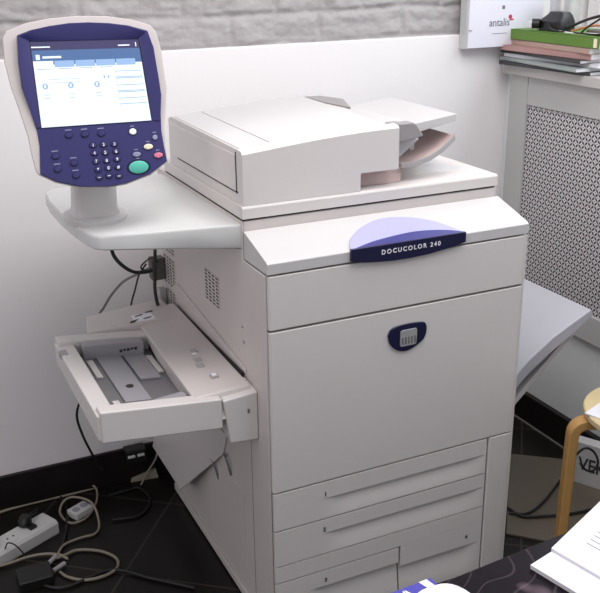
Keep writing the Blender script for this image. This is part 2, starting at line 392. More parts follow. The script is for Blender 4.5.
slab(mid, 0.0030, 0.0042).build('blue_crescent', M['midblue'], badge, bevel=0.0004)
text('badge_lettering', 'DOCUCOLOR 240', 0.0138, frontmx(0.256, -0.0078, 0.9025), M['white_ink'], badge, space=1.38, bold=0.0002, sx=1.0)

# paper drawers: a flat face with a scooped grip band below a sharp lip
def drawer(name, x0, x1, zt, zb, zl, sx0, sx1, outline=None, depth=0.0075, full_l=False, full_r=False, zsb=None):
    m_ = MB(); xs = sorted(set([x0] + [sx0 + (sx1-sx0)*k/24 for k in range(25)] + [x1])); xs = [x for x in xs if x0 <= x <= x1]
    zsb = zsb if zsb is not None else zb + 0.002
    zs = [zt, (zt+zl)/2, zl, zl - 0.0012, zl - 0.35*(zl-zsb), zl - 0.7*(zl-zsb), zsb, zb]
    zs = [z for i, z in enumerate(zs) if i == 0 or z < zs[i-1] - 1e-6]
    def yy(x, z):
        s = (1 if full_l else smooth(sx0, sx0 + 0.05, x)) * (1 if full_r else 1 - smooth(sx1 - 0.04, sx1, x))
        if z > zl - 0.0006: return 0.0
        t = (zl - z) / max(1e-6, (zl - zsb)); return depth * s * max(0, 1 - t)
    n = len(xs); vv = [(x, yy(x, z), z) for z in zs for x in xs]
    ff = [(j*n+i, j*n+i+1, (j+1)*n+i+1, (j+1)*n+i) for j in range(len(zs)-1) for i in range(n-1)]
    o = len(vv)
    ring = [i for i in range(n)] + [(j*n + n-1) for j in range(1, len(zs))] + [((len(zs)-1)*n + i) for i in range(n-2, -1, -1)] + [j*n for j in range(len(zs)-2, 0, -1)]
    vv += [(vv[i][0], 0.020, vv[i][2]) for i in ring]; k = len(ring)
    for i in range(k): ff.append((ring[i], ring[(i+1) % k], o + (i+1) % k, o + i))
    ff.append(tuple(range(o, o + k)))
    m_.add(vv, ff)
    return m_
d1 = drawer('paper_drawer', 0.0045, 0.5635, 0.3870, 0.2945, 0.346, 0.125, 0.556).build('paper_drawer', pl, pr, ang=20)
text('drawer_number', '1', 0.015, frontmx(0.126, -0.0004, 0.356), M['black_ink'], d1, bold=0.0004)
d2 = drawer('paper_drawer', 0.0045, 0.5635, 0.2905, 0.2010, 0.2555, 0.125, 0.556).build('paper_drawer', pl, pr, ang=20)
text('drawer_number', '2', 0.015, frontmx(0.123, -0.0004, 0.265), M['black_ink'], d2, bold=0.0004)
d3 = drawer('paper_drawer', 0.0045, 0.3245, 0.1535, 0.012, 0.112, 0.09, 0.3245, full_r=True, zsb=0.030, depth=0.010).build('paper_drawer', pl, pr, ang=20)
text('drawer_number', '3', 0.015, frontmx(0.126, -0.0004, 0.127), M['black_ink'], d3, bold=0.0004)
m4 = drawer('paper_drawer', 0.3295, 0.5635, 0.1565, 0.012, 0.100, 0.3295, 0.552, full_l=True, zsb=0.030, depth=0.010)
m4.box((0.0045, 0.0, 0.1570), (0.5635, 0.020, 0.1980))
d4 = m4.build('paper_drawer', pl, pr, ang=20)
text('drawer_number', '4', 0.015, frontmx(0.515, -0.0004, 0.124), M['black_ink'], d4, bold=0.0004)

# left side: fitted cover plates, recess and ventilation grilles
sd = MB()
sd.box((-0.0015, 0.1105, 0.03), (0.003, DP - 0.012, 0.50))
sd.prism([(0.008, 0.5002), (0.008, 0.8865), (0.1215, 0.8865), (0.1215, 0.9700), (DP - 0.012, 0.9700), (DP - 0.012, 0.5002)], 'x', -0.0008, 0.003)
side = sd.build('left_side_cover', ps, pr, bevel=0.001)
MB().box((-0.0008, 0.008, 0.008), (0.0026, 0.1080, 0.5000)).build('front_pillar', ps, pr, bevel=0.0004)
MB().box((-0.0008, 0.1085, 0.035), (0.0024, 0.1100, 0.47)).build('side_seam', M['gap'], pr)
# guide duct above the bypass tray: a shallow sloping wedge
MB().prism([(0.12, 0.630), (0.62, 0.655), (0.62, 0.672), (0.58, 0.690), (0.12, 0.640)], 'x', -0.004, -0.0012).build('paper_guide_duct', ps, pr, bevel=0.003)
def vent(y0, y1, z0, z1, cols, rows):
    v = MB(); v.box((-0.0024, y0, z0), (-0.001, y1, z1)); v.mat(1)
    cy = (y1-y0)/cols; cz = (z1-z0)/rows
    for i in range(cols):
        for j in range(rows):
            v.box((-0.0027, y0 + cy*(i+0.14), z0 + cz*(j+0.28)), (-0.0022, y0 + cy*(i+0.80), z0 + cz*(j+0.72)))
    v.build('vent_grille', [ps, M['gap']], side)
vent(0.272, 0.366, 0.724, 0.800, 4, 9)
vent(0.600, 0.690, 0.757, 0.800, 4, 5)
vent(0.600, 0.692, 0.664, 0.744, 4, 9)
vent(0.612, 0.680, 0.612, 0.650, 3, 5)
for (y, z) in ((0.135, 0.735), (0.13, 0.70), (0.128, 0.60)):
    MB().cyl((-0.001, y, z), (-0.0035, y, z), 0.0045, n=12).build('screw_cap', M['plastic_grey'], pr)

# ---- scanner base and platen
MB().box((0.002, 0.124, 0.9705), (W - 0.008, 0.640, 0.9748)).build('scanner_gap_strip', M['gap'], pr)
sc_ = MB().prism([(0.118, 0.9745), (0.118, 0.9965), (0.1205, 1.001), (0.64, 1.001), (0.64, 0.9745)], 'x', 0.0, W - 0.004)
scn = sc_.build('scanner_base', pl, pr, bevel=0.0010, ang=20)
# soft raised hump at the right of the platen cover
hp = MB(); rings = []
for k in range(9):
    t = k/8; x = 0.40 + 0.20*t; h = 0.022*math.sin(PI*min(1, 0.25+0.75*t))**1.0
    rings.append([(x, 0.20, 1.000), (x, 0.22, 1.001 + h*0.7), (x, 0.30, 1.001 + h), (x, 0.50, 1.001 + h), (x, 0.58, 1.001 + h*0.7), (x, 0.60, 1.000)])
hp.loft(rings).build('platen_cover', pt, pr, bevel=0.002)

# ---- document feeder
fe = MB()
sec = lambda x, zt: [(x, 0.121, 1.0015), (x, 0.121, zt-0.007), (x, 0.127, zt-0.0015), (x, 0.14, zt), (x, 0.58, zt+0.004), (x, 0.60, zt-0.004), (x, 0.603, 1.0015)]
def zt(x): return 1.113 + 0.024*math.sin(min(1, x/0.37)*PI/2)
rg = [sec(x, zt(x)) for x in (0.005, 0.008, 0.04, 0.08, 0.12, 0.16, 0.20, 0.24, 0.276)]
sec2 = lambda x, z: [(x, 0.121, 1.041)] + sec(x, z)[1:-1] + [(x, 0.603, 1.041)]
fe.loft(rg + [sec2(x, zt(x)) for x in (0.2762, 0.30, 0.33, 0.370)])
feeder = fe.build('document_feeder', pl, pr, ang=40)
feeder.data.materials[0] = M['plastic']
# top skin, brighter plastic with seam
tp = MB(); r2 = []
for x in (0.078, 0.12, 0.16, 0.20, 0.24, 0.28, 0.32, 0.352):
    z = zt(x); r2.append([(x, 0.150, z+0.0003), (x, 0.152, z+0.0018), (x, 0.565, z+0.0052), (x, 0.567, z+0.0030)])
tp.loft(r2).build('feeder_top_cover', pt, feeder, ang=40)
tl = MB(); r2 = []
for x in (0.010, 0.03, 0.0745):
    z = zt(x); r2.append([(x, 0.150, z+0.0003), (x, 0.152, z+0.0018), (x, 0.565, z+0.0052), (x, 0.567, z+0.0030)])
tl.loft(r2).build('feeder_end_cover', pt, feeder, ang=40)
MB().box((0.0025, 0.157, 1.026), (0.0055, 0.585, 1.102)).build('feeder_side_door', pl, feeder, bevel=0.0008)
sm = MB(); sm.box((0.0038, 0.150, 1.0225), (0.0052, 0.54, 1.0262)); sm.box((0.0038, 0.1545, 1.0225), (0.0052, 0.1568, 1.108)); sm.build('feeder_door_seam', M['gap'], feeder)
# block in the opening under the feeder, pink glow put into its colour
MB().box((0.2785, 0.16, 1.0013), (0.400, 0.58, 1.0405)).build('exit_chamber', M['pinkish'], feeder, bevel=0.001)
# small release latch mark on top
MB().box((0.352, 0.145, zt(0.35)+0.001), (0.366, 0.151, zt(0.35)+0.003)).build('feeder_mark', M['plastic_grey'], feeder)
# end guide at the right end of the feeder
MB().prism([(0.3705, 1.1375), (0.408, 1.1380), (0.417, 1.133), (0.436, 1.106), (0.390, 1.0975), (0.3705, 1.0975)], 'y', 0.126, 0.156).build('feeder_end_guide', M['feeder_grey'], feeder, bevel=0.003)
MB().prism([(0.3705, 1.0965), (0.432, 1.1025), (0.445, 1.094), (0.402, 1.062), (0.3705, 1.044)], 'y', 0.157, 0.56).build('feeder_roller_cover', pt, feeder, bevel=0.003)
# input tray (slopes up to the right)
it = MB()
prof = [(0.372, 1.132), (0.40, 1.128), (0.44, 1.130), (0.53, 1.1405), (0.540, 1.142), (0.543, 1.140), (0.540, 1.126), (0.44, 1.108), (0.40, 1.106), (0.372, 1.106)]
n = len(prof); ya, yb_ = 0.158, 0.450
it.prism(prof, 'y', ya, yb_)
tray = it.build('document_input_tray', pt, pr, bevel=0.002)
MB().prism([(0.345, 1.1395), (0.375, 1.1405), (0.410, 1.134), (0.410, 1.126), (0.345, 1.126)], 'y', 0.158, 0.345).build('document_guide', pt, tray, bevel=0.002)
MB().prism([(0.353, 0.560), (0.395, 0.555), (0.422, 0.480), (0.374, 0.350), (0.356, 0.450)], 'z', 1.1335, 1.1426).build('feed_slot_shade', M['feeder_grey'], tray, bevel=0.0005)  # grey plate, its dark colour stands in for shade in the feed pocket
MB().prism([(0.418, 1.100), (0.452, 1.108), (0.456, 1.104), (0.452, 1.062), (0.440, 1.062), (0.436, 1.090), (0.418, 1.090)], 'y', 0.19, 0.215).build('tray_bracket', M['plastic_grey'], tray, bevel=0.002)
# exit tray, a curved sheet
ex = MB(); ra = []
pf = [(0.395, 1.034), (0.43, 1.033), (0.47, 1.043), (0.500, 1.058), (0.530, 1.080), (0.534, 1.086)]
up = [(a - 0.003, b + 0.010) for a, b in pf]
ex.prism(pf + up[::-1], 'y', 0.15, 0.46)
ex.build('document_exit_tray', M['pinkish'], pr, bevel=0.0015)
MB().prism([(a, b + 0.001) for a, b in pf] + [(a - 0.003, b + 0.0125) for a, b in pf][::-1], 'y', 0.147, 0.153).build('exit_tray_edge', M['plastic_grey'], pr, bevel=0.0008)

# ---- control shelf (arm) at the left
outl = [(0.0, 0.125), (-0.10, 0.148), (-0.20, 0.172), (-0.272, 0.190), (-0.287, 0.203), (-0.297, 0.235), (-0.306, 0.30), (-0.312, 0.40), (-0.313, 0.52), (-0.307, 0.60), (-0.290, 0.640), (-0.20, 0.655), (0.0, 0.66)]
sh = MB()
def rim(sc_, z, dz): 
    cx, cy = -0.13, 0.42
    return [((x - cx)*sc_ + cx if x < -0.001 else x, (y - cy)*sc_ + cy if x < -0.001 else y, z + dz(x)) for x, y in outl]
zb_ = lambda x: -0.012 * min(1, -x/0.3) * -1
sh.loft([rim(0.93, 0.911, lambda x: 0.016*min(1, -x/0.3)), rim(0.985, 0.913, lambda x: 0.016*min(1, -x/0.3)), rim(1.0, 0.918, lambda x: 0.014*min(1, -x/0.3)),
         rim(1.0, 0.9585, lambda x: -0.006*min(1, -x/0.3)), rim(0.995, 0.9615, lambda x: -0.005*min(1, -x/0.3)), rim(0.985, 0.9630, lambda x: -0.004*min(1, -x/0.3))])
shelf = sh.build('control_shelf', M['plastic_cool'], pr, ang=40)
MB().prism([(0.0, 0.90), (0.0, 0.915), (-0.055, 0.915), (-0.02, 0.902)], 'y', 0.17, 0.23).build('shelf_bracket', ps, pr, bevel=0.002)
# swivel foot and neck
ft = MB(); rr = []
cx, cy = -0.252, 0.335
def sq(cx, cy, hx, hy, z, n=32, e=4.0):
    o = []
    for k in range(n):
        t = 2*PI*k/n; c_, s_ = math.cos(t), math.sin(t)
        o.append((cx + hx*math.copysign(abs(c_)**(2/e), c_), cy + hy*math.copysign(abs(s_)**(2/e), s_), z))
    return o
ft.loft([sq(cx, cy, 0.066, 0.075, 0.957, e=2.3), sq(cx, cy, 0.066, 0.075, 0.968, e=2.3), sq(cx, cy, 0.060, 0.069, 0.971, e=2.3)])
neck = ft.build('swivel_foot', M['plastic_top'], pr, ang=40)
nk = MB()
nk.loft([sq(cx, cy, 0.050, 0.045, 0.971), sq(cx, cy, 0.046, 0.040, 0.985), sq(cx, cy-0.01, 0.045, 0.036, 1.03), sq(cx, cy-0.03, 0.045, 0.032, 1.10), sq(cx, cy-0.045, 0.045, 0.028, 1.17), sq(cx, cy-0.045, 0.04, 0.02, 1.20)])
nk.build('panel_neck', M['plastic_top'], pr, ang=40)

# ---- control panel, tilted back
C0 = Vector((-0.25541, 0.24799, 1.25152))
from mathutils import Euler
UI = Matrix.Translation(C0) @ Euler((math.radians(76.2778), math.radians(-1.006), math.radians(-6.2066)), 'XYZ').to_matrix().to_4x4()
OUT = [(-0.153, 0.0947), (-0.1443, 0.1071), (-0.1054, 0.1206), (-0.0606, 0.1269), (-0.006, 0.1288), (0.0473, 0.1257), (0.093, 0.1169), (0.1292, 0.1048), (0.1395, 0.0917), (0.1462, 0.0494), (0.1475, -0.02), (0.1405, -0.0599), (0.1335, -0.0959), (0.1305, -0.1327), (0.1315, -0.1644), (0.0929, -0.1884), (0.0428, -0.2018), (0.0057, -0.2042), (-0.0478, -0.1990), (-0.0924, -0.1841), (-0.1216, -0.1666), (-0.1262, -0.159), (-0.1301, -0.1268), (-0.1321, -0.0911), (-0.1416, -0.0377), (-0.1501, 0.0016), (-0.1553, 0.0505)]
NAVY = [(-0.1264, 0.0969), (-0.1007, 0.1048), (-0.0665, 0.1104), (-0.0285, 0.114), (0.0086, 0.1136), (0.0474, 0.1101), (0.0836, 0.1038), (0.121, 0.0918), (0.1294, 0.0594), (0.1327, -0.0013), (0.1338, -0.0327), (0.129, -0.0659), (0.1260, -0.1031), (0.1277, -0.1362), (0.1300, -0.1634), (0.0921, -0.1867), (0.0423, -0.1999), (0.0059, -0.2029), (-0.0476, -0.1972), (-0.0917, -0.1827), (-0.1196, -0.1655), (-0.1133, -0.1106), (-0.1141, -0.0857), (-0.1218, -0.0427), (-0.1313, 0.0003), (-0.1310, 0.0488)]
def scale2(pl_, k, c=(0.0, -0.04)): return [((x-c[0])*k + c[0], (y-c[1])*k + c[1]) for x, y in pl_]
def uiprism(pl_, z0, z1, k1=1.0):
    return [[(x, y, z0) for x, y in pl_], [(x, y, z1) for x, y in scale2(pl_, k1)]]
ub = MB(UI)
ub.loft([[(x, y, -0.040) for x, y in scale2(OUT, 0.86)], [(x, y, -0.034) for x, y in scale2(OUT, 0.93)], [(x, y, -0.018) for x, y in scale2(OUT, 0.985)], [(x, y, -0.004) for x, y in OUT], [(x, y, 0.0005) for x, y in scale2(OUT, 0.995)]])
cp = ub.build('control_panel', ps, pr, ang=50, bevel=0.001)
fp = MB(UI)
# navy fascia: a ring around the screen well plus the keyboard field below
SC4 = [(-0.1032, 0.0835), (0.1010, 0.0765), (0.1076, -0.0809), (-0.1044, -0.0775)]
fp.loft([[(x, y, 0.0004) for x, y in NAVY], [(x, y, 0.0035) for x, y in scale2(NAVY, 0.99)]])
fp.build('navy_fascia', M['navy'], cp, bevel=0.0008)
# hood: raised wedge walls that slope in to the display on three sides
hood = MB(UI)
hp_o = [(-0.1141, -0.0790), (-0.1218, -0.0427), (-0.1313, 0.0003), (-0.1310, 0.0488), (-0.1264, 0.0969), (-0.1007, 0.1048), (-0.0665, 0.1104), (-0.0285, 0.114), (0.0086, 0.1136), (0.0474, 0.1101), (0.0836, 0.1038), (0.121, 0.0918), (0.1294, 0.0594), (0.1327, -0.0013), (0.1338, -0.0327), (0.129, -0.0659), (0.1255, -0.0850)]
hp_i = [(-0.1065, -0.0775), (-0.1062, -0.040), (-0.1058, 0.000), (-0.1056, 0.045), (-0.1052, 0.0860), (-0.085, 0.0856), (-0.060, 0.0847), (-0.0285, 0.0836), (0.0086, 0.0824), (0.0474, 0.0811), (0.0780, 0.0800), (0.1030, 0.0790), (0.1048, 0.0550), (0.1068, 0.000), (0.1078, -0.030), (0.1090, -0.060), (0.1096, -0.0815)]
hh = [0.0042, 0.007, 0.010, 0.0125, 0.014] + [0.0145]*6 + [0.014, 0.0125, 0.010, 0.009, 0.006, 0.0042]
rg_ = [[(ox*0.995, oy*0.995, 0.0030), (ox*0.992, oy*0.992, h_), (ox*0.965, oy*0.965, h_), (ix, iy, 0.0044), (ix, iy, 0.0030)] for (ox, oy), (ix, iy), h_ in zip(hp_o, hp_i, hh)]
hood.loft(rg_).build('screen_hood', M['navy'], cp, ang=30)
# raised inner bezel (thin dark rim) and the lit display on it
MB(UI).loft([[(x, y, 0.0034) for x, y in scale2(SC4, 1.025, (0, 0.004))], [(x, y, 0.0042) for x, y in scale2(SC4, 1.012, (0, 0.004))]]).build('screen_rim', M['navy_dark'], cp)
s_ = MB(UI)
def Q(u, v, h):   # u 0..1 left-right, v 0..1 top-down over the display
    a, b, c, d = [Vector(p) for p in SC4]; t = a.lerp(b, u); bt = d.lerp(c, u); r = t.lerp(bt, v); return (r.x, r.y, h)
def rect(mi, u0, v0, u1, v1, h=0.0052):
    s_.mat(mi); s_.add([Q(u0, v0, h), Q(u1, v0, h), Q(u1, v1, h), Q(u0, v1, h)], [(0, 3, 2, 1)])
s_.mat(0); s_.loft([[(x, y, 0.0040) for x, y in SC4], [(x, y, 0.0050) for x, y in SC4]])
rect(3, 0, 0, 1, 0.10, 0.0051)           # dark strip on top
rect(1, 0, 0.10, 1, 0.27, 0.0051)        # blue header
rect(0, 0.0, 0.055, 0.17, 0.07); rect(0, 0.80, 0.055, 0.91, 0.07); rect(0, 0.965, 0.03, 0.975, 0.08)
rect(0, 0.03, 0.15, 0.065, 0.21); rect(0, 0.09, 0.17, 0.26, 0.195)
for k in range(5):
    rect(0 if k == 0 else 2, 0.0 + 0.19*k, 0.225, 0.18 + 0.19*k, 0.30, 0.0053)
for k in range(4): rect(4, 0.03 + 0.19*k, 0.315, 0.15 + 0.19*k, 0.322)
for j, u in enumerate((0.08, 0.31, 0.55)):
    for k in range(12):
        a0, a1 = 2*PI*k/12, 2*PI*(k+1)/12; uc, vc = u, 0.52; s_.mat(2)
        s_.add([Q(uc, vc, 0.0053), Q(uc+0.026*math.cos(a0), vc+0.036*math.sin(a0), 0.0053), Q(uc+0.026*math.cos(a1), vc+0.036*math.sin(a1), 0.0053)], [(0, 1, 2)])
    rect(0, u-0.01, 0.50, u+0.008, 0.54, 0.0056)
    rect(4, u-0.02, 0.62, u+0.03, 0.626); rect(4, u-0.02, 0.66, u+0.03, 0.666)
rect(4, 0.62, 0.42, 0.635, 0.45); rect(4, 0.66, 0.42, 0.675, 0.45)
for v in (0.37, 0.44, 0.455, 0.54, 0.61, 0.625, 0.70, 0.77): rect(4 if v not in (0.44, 0.61) else 2, 0.74, v, 0.985, v + 0.008)
rect(4, 0.735, 0.36, 0.738, 0.80)
for v in (0.44, 0.48): rect(4, 0.12, v, 0.40, v + 0.004)
s_.build('touch_screen', [M['scr_white'], M['scr_blue'], M['scr_mid'], M['scr_dark'], M['scr_grey']], cp, ang=10)['label'] = 'lit touch screen with blue header'
BT = [(-0.0557, -0.0962), (-0.0253, -0.0971), (0.0063, -0.0983), (-0.0862, -0.1342), (-0.0852, -0.1591), (-0.0532, -0.1502), (-0.0523, -0.1744)]
KP = [(-0.0124, -0.1193), (0.0079, -0.12), (0.0289, -0.1208), (-0.0117, -0.1348), (0.0092, -0.1356), (0.0304, -0.1354), (-0.0105, -0.151), (0.0099, -0.1513), (0.0306, -0.1505), (-0.0088, -0.1672), (0.0113, -0.1659), (0.0308, -0.1661), (-0.0086, -0.1823), (0.0105, -0.1809), (0.0297, -0.1834)]
def btn(name, x, y, rx, ry, m, h=0.003, ring=True):
    b = MB(UI); N_ = 20
    el = lambda k, z: [(x + rx*k*math.cos(2*PI*i/N_), y + ry*k*math.sin(2*PI*i/N_), z) for i in range(N_)]
    b.loft([el(1, 0.0030), el(1, 0.0034+h*0.6), el(0.8, 0.0034+h)])
    mats = [m]
    if ring: b.mat(1); b.loft([el(1.25, 0.0030), el(1.22, 0.0040)]); mats.append(M['navy_dark'])
    return b.build(name, mats, cp, ang=40)
for x, y in BT:
    btn('panel_button', x, y, 0.0068, 0.0052, M['navy'])
    u = MB(UI); u.box((x-0.006, y+0.0095, 0.0034), (x+0.006, y+0.0113, 0.0037)); u.build('button_caption', M['grey_btn'], cp)
for i, (x, y) in enumerate(KP):
    btn('keypad_button', x, y, 0.0066, 0.0052, M['navy'])
    if i < 12: text('key_digit', '123456789*0#'[i], 0.0085, UI @ Matrix.Translation((x, y, 0.0068)), M['white_ink'], cp, align='CENTER', bold=0.0002)
    else:
        u = MB(UI); u.box((x-0.003, y-0.0006, 0.0062), (x+0.003, y+0.0006, 0.0068)); u.build('key_mark', M['white_ink'], cp)
for nm, x, y, rx, ry, k in (('white_round_button', 0.0681, -0.0998, 0.0072, 0.0062, 'white_btn'), ('grey_power_button', 0.1105, -0.1148, 0.0052, 0.0052, 'grey_btn'),
                            ('cream_button', 0.095, -0.1318, 0.0092, 0.0055, 'cream_btn'), ('pink_red_stop_button', 0.1129, -0.1504, 0.0090, 0.0055, 'red_btn'),
                            ('grey_oval_button', 0.0701, -0.1448, 0.0082, 0.0050, 'grey_btn'), ('green_start_button', 0.0709, -0.170, 0.0195, 0.0125, 'green_btn')):
    btn(nm, x, y, rx, ry, M[k])
    u = MB(UI); u.box((x-0.0035, y+ry+0.004, 0.0034), (x+0.0035, y+ry+0.0056, 0.0037)); u.build('button_caption', M['grey_btn'], cp)

# ---- bypass tray at the left, sloping gently up and outward
XO, XI = -0.338, -0.082
def tz(x): return 0.612 + 0.027 * (x - XI) / (XO - XI)     # rim height along x
by = MB()
# near rail
def rail(y0, y1, h=0.0, d=0.075, x0=XO, x1=XI):
    return [(x0, y0, tz(x0)-d+h), (x1, y0, tz(x1)-d+h), (x1, y1, tz(x1)-d+h), (x0, y1, tz(x0)-d+h)], [(x0, y0, tz(x0)+h), (x1, y0, tz(x1)+h), (x1, y1, tz(x1)+h), (x0, y1, tz(x0)+h)]
by.hexa(*rail(0.06, 0.096, d=0.070))
by.hexa(*rail(0.455, 0.50, h=0.0, d=0.062))
by.hexa([(XO-0.006, 0.064, tz(XO)-0.066), (XO+0.034, 0.064, tz(XO)-0.066), (XO+0.036, 0.48, tz(XO)-0.060), (XO-0.006, 0.48, tz(XO)-0.060)],
        [(XO-0.006, 0.064, tz(XO)-0.008), (XO+0.034, 0.064, tz(XO)-0.012), (XO+0.036, 0.48, tz(XO)-0.012), (XO-0.006, 0.48, tz(XO)-0.008)])
by.hexa(*rail(0.09, 0.47, h=-0.045, d=0.02, x0=XO+0.02, x1=-0.10))
byp = by.build('bypass_tray', pl, pr, bevel=0.004)
# wide pale wing behind the tray
MB().hexa([(-0.26, 0.503, 0.590), (-0.03, 0.503, 0.590), (-0.03, 0.650, 0.590), (-0.235, 0.620, 0.590)], [(-0.26, 0.503, 0.630), (-0.03, 0.503, 0.632), (-0.03, 0.650, 0.634), (-0.235, 0.620, 0.628)]).build('tray_rear_wing', ps, pr, bevel=0.004)
# grey sliding plates inside
inn = MB(); inn.hexa(*rail(0.097, 0.454, h=-0.034, d=0.010, x0=XO+0.037, x1=-0.128)); inn.build('tray_floor', M['tray_dark'], byp)
q = MB(); q.hexa(*rail(0.16, 0.42, h=-0.029, d=0.005, x0=-0.262, x1=-0.205)); q.build('slide_plate', M['tray_grey'], byp, bevel=0.001)
q = MB(); q.hexa(*rail(0.27, 0.44, h=-0.0285, d=0.005, x0=-0.198, x1=-0.150)); q.build('slide_plate', M['tray_grey'], byp, bevel=0.001)
q = MB()
for x0_, y0_, y1_ in ((-0.288, 0.30, 0.40), (-0.288, 0.115, 0.17), (-0.148, 0.30, 0.40)): MB().hexa(*rail(y0_, y1_, h=-0.029, d=0.004, x0=x0_, x1=x0_+0.014)).build('width_scale', pl, byp, bevel=0.0005)
q = MB(); q.hexa(*rail(0.418, 0.452, h=-0.0, d=0.036, x0=-0.290, x1=-0.145)); q.build('width_guide', M['tray_grey'], byp, bevel=0.003)
MB().prism([(-0.268, 0.0985), (-0.262, 0.112), (-0.20, 0.130), (-0.145, 0.138), (-0.1405, 0.128), (-0.1405, 0.0985)], 'z', 0.590, 0.611).build('width_guide', M['tray_grey'], byp, bevel=0.003)
q = MB(); q.cyl((-0.232, 0.235, tz(-0.232)-0.0295), (-0.232, 0.235, tz(-0.232)-0.0275), 0.0085, n=20); q.build('lock_knob', M['black'], byp)
q = MB()
for k in range(5): q.box((-0.205+0.009*k, 0.4170, 0.602 + 0.002*(k % 2)), (-0.199+0.009*k, 0.4178, 0.609))
q.build('guide_arrows', M['black_ink'], byp)
q = MB(); q.box((XO-0.006, 0.395, tz(XO)-0.022), (XO+0.010, 0.425, tz(XO)-0.0075)); q.box((XO-0.0065, 0.400, tz(XO)-0.019), (XO-0.004, 0.420, tz(XO)-0.012)); q.build('rail_clip', M['tray_grey'], byp, bevel=0.001)
# feed head cover: long plate next to the body
fh = MB()
fh.hexa([(-0.138, 0.062, 0.560), (-0.0085, 0.062, 0.560), (-0.0085, 0.600, 0.560), (-0.120, 0.600, 0.560)], [(-0.138, 0.080, 0.618), (-0.0095, 0.080, 0.622), (-0.0095, 0.600, 0.634), (-0.126, 0.600, 0.626)])
fhh = fh.build('feed_head_cover', ps, byp, bevel=0.004); fhh.name = 'feed_head_cover'
q = MB(); q.box((-0.0084, 0.13, 0.560), (-0.0042, 0.60, 0.626)); q.build('feed_head_slot', M['gap'], byp)
q = MB(); q.box((-0.128, 0.10, 0.572), (-0.1245, 0.44, 0.611)); q.build('feed_roller_gap', M['gap'], byp)
q = MB()
for (x, y) in ((-0.066, 0.150), (-0.075, 0.215), (-0.070, 0.245), (-0.062, 0.295)):
    MB().box((x-0.008, y-0.009, 0.6205), (x+0.008, y+0.009, 0.6275)).build('guide_symbol', M['plastic_grey'], byp, bevel=0.0005)
q = MB()
for (x, y) in ((-0.066, 0.150), (-0.068, 0.275)): MB().box((x-0.005, y-0.006, 0.6272), (x+0.005, y+0.006, 0.6284)).build('guide_symbol_label', M['white_ink'], byp)
q = MB()
for k, (x, y) in enumerate(((-0.150, 0.515), (-0.130, 0.545), (-0.115, 0.52), (-0.10, 0.56))):
    q.hexa([(x, y, 0.620), (x+0.02, y+0.005, 0.620), (x+0.024, y+0.011, 0.620), (x+0.004, y+0.006, 0.620)], [(x, y, 0.6345), (x+0.02, y+0.005, 0.6345), (x+0.024, y+0.011, 0.6345), (x+0.004, y+0.006, 0.6345)])
q.build('warning_arrows', M['black_ink'], byp)
q = MB(); q.box((-0.135, 0.515, 0.621), (-0.085, 0.560, 0.6335)); q.build('warning_label', M['white_ink'], byp)
# hinge block at the front of the tray
hb = MB()
hb.hexa([(-0.066, 0.060, 0.502), (-0.001, 0.060, 0.497), (-0.001, 0.145, 0.497), (-0.066, 0.110, 0.505)], [(-0.080, 0.060, 0.606), (-0.001, 0.060, 0.613), (-0.001, 0.150, 0.618), (-0.080, 0.115, 0.612)])
hb.build('hinge_block', pl, byp, bevel=0.004)
q = MB(); q.box((-0.026, 0.0588, 0.566), (-0.021, 0.0602, 0.576)); q.build('hinge_screw', M['silver_dark'], byp)
q = MB(); q.cyl((-0.06, 0.10, 0.512), (-0.06, 0.13, 0.512), 0.008); q.build('hinge_pin', M['beige_rubber'], byp)

# duplex door guard hanging below the tray
gd = MB()
A, B, C_, E_ = Vector((-0.002, 0.285, 0.345)), Vector((-0.045, 0.52, 0.125)), Vector((-0.045, 0.775, 0.128)), Vector((-0.004, 0.712, 0.42))
F_ = Vector((-0.002, 0.25, 0.42))
t_ = Vector((-0.004, 0, 0))
ring0 = [A, B, C_, E_, F_]
gd.loft([ring0, [p + t_ for p in ring0]])
gd.build('lower_guard_flap', M['flap'], pr, bevel=0.0008)
q = MB(); q.tube([(-0.004, 0.27, 0.345), (-0.012, 0.262, 0.36), (-0.010, 0.245, 0.345), (-0.004, 0.240, 0.31)], 0.0026); q.build('guard_hook', M['tray_dark'], pr)
q = MB(); q.tube([(-0.010, 0.36, 0.300), (-0.018, 0.35, 0.312), (-0.012, 0.335, 0.29), (-0.004, 0.330, 0.25)], 0.0026); q.build('guard_hook', M['tray_dark'], pr)
q = MB()
q.box((-0.0045, 0.16, 0.09), (-0.0012, 0.42, 0.30)); q.build('lower_side_door', ps, pr, bevel=0.001)
q = MB(); q.box((-0.008, 0.06, 0.006), (0.002, DP, 0.028)); q.build('base_plinth', ps, pr, bevel=0.002)

# ---- catch tray at the right, sloping up and away
ct = MB()
prf = [(W, 0.395), (0.69, 0.440), (0.735, 0.492), (0.762, 0.515), (0.830, 0.560), (0.900, 0.594), (0.950, 0.616)]
low = [(0.956, 0.598), (0.900, 0.560), (0.830, 0.520), (0.762, 0.472), (0.735, 0.448), (0.69, 0.396), (W, 0.350)]
ct.prism(prf + low, 'y', 0.104, 0.452)
ctr = ct.build('catch_tray', M['catch'], pr, bevel=0.003)
q = MB(); q.hexa([(0.80, 0.12, 0.50), (0.815, 0.12, 0.505), (0.815, 0.44, 0.505), (0.80, 0.44, 0.50)], [(0.80, 0.12, 0.534), (0.815, 0.12, 0.541), (0.815, 0.44, 0.541), (0.80, 0.44, 0.534)]); q.build('tray_step', M['catch'], ctr, bevel=0.002)
q = MB(); q.hexa([(W, 0.13, 0.275), (W, 0.42, 0.275), (0.93, 0.42, 0.548), (0.93, 0.13, 0.548)], [(W, 0.13, 0.295), (W, 0.42, 0.295), (0.92, 0.42, 0.560), (0.92, 0.13, 0.560)]); q.build('tray_support', pl, ctr, bevel=0.002)
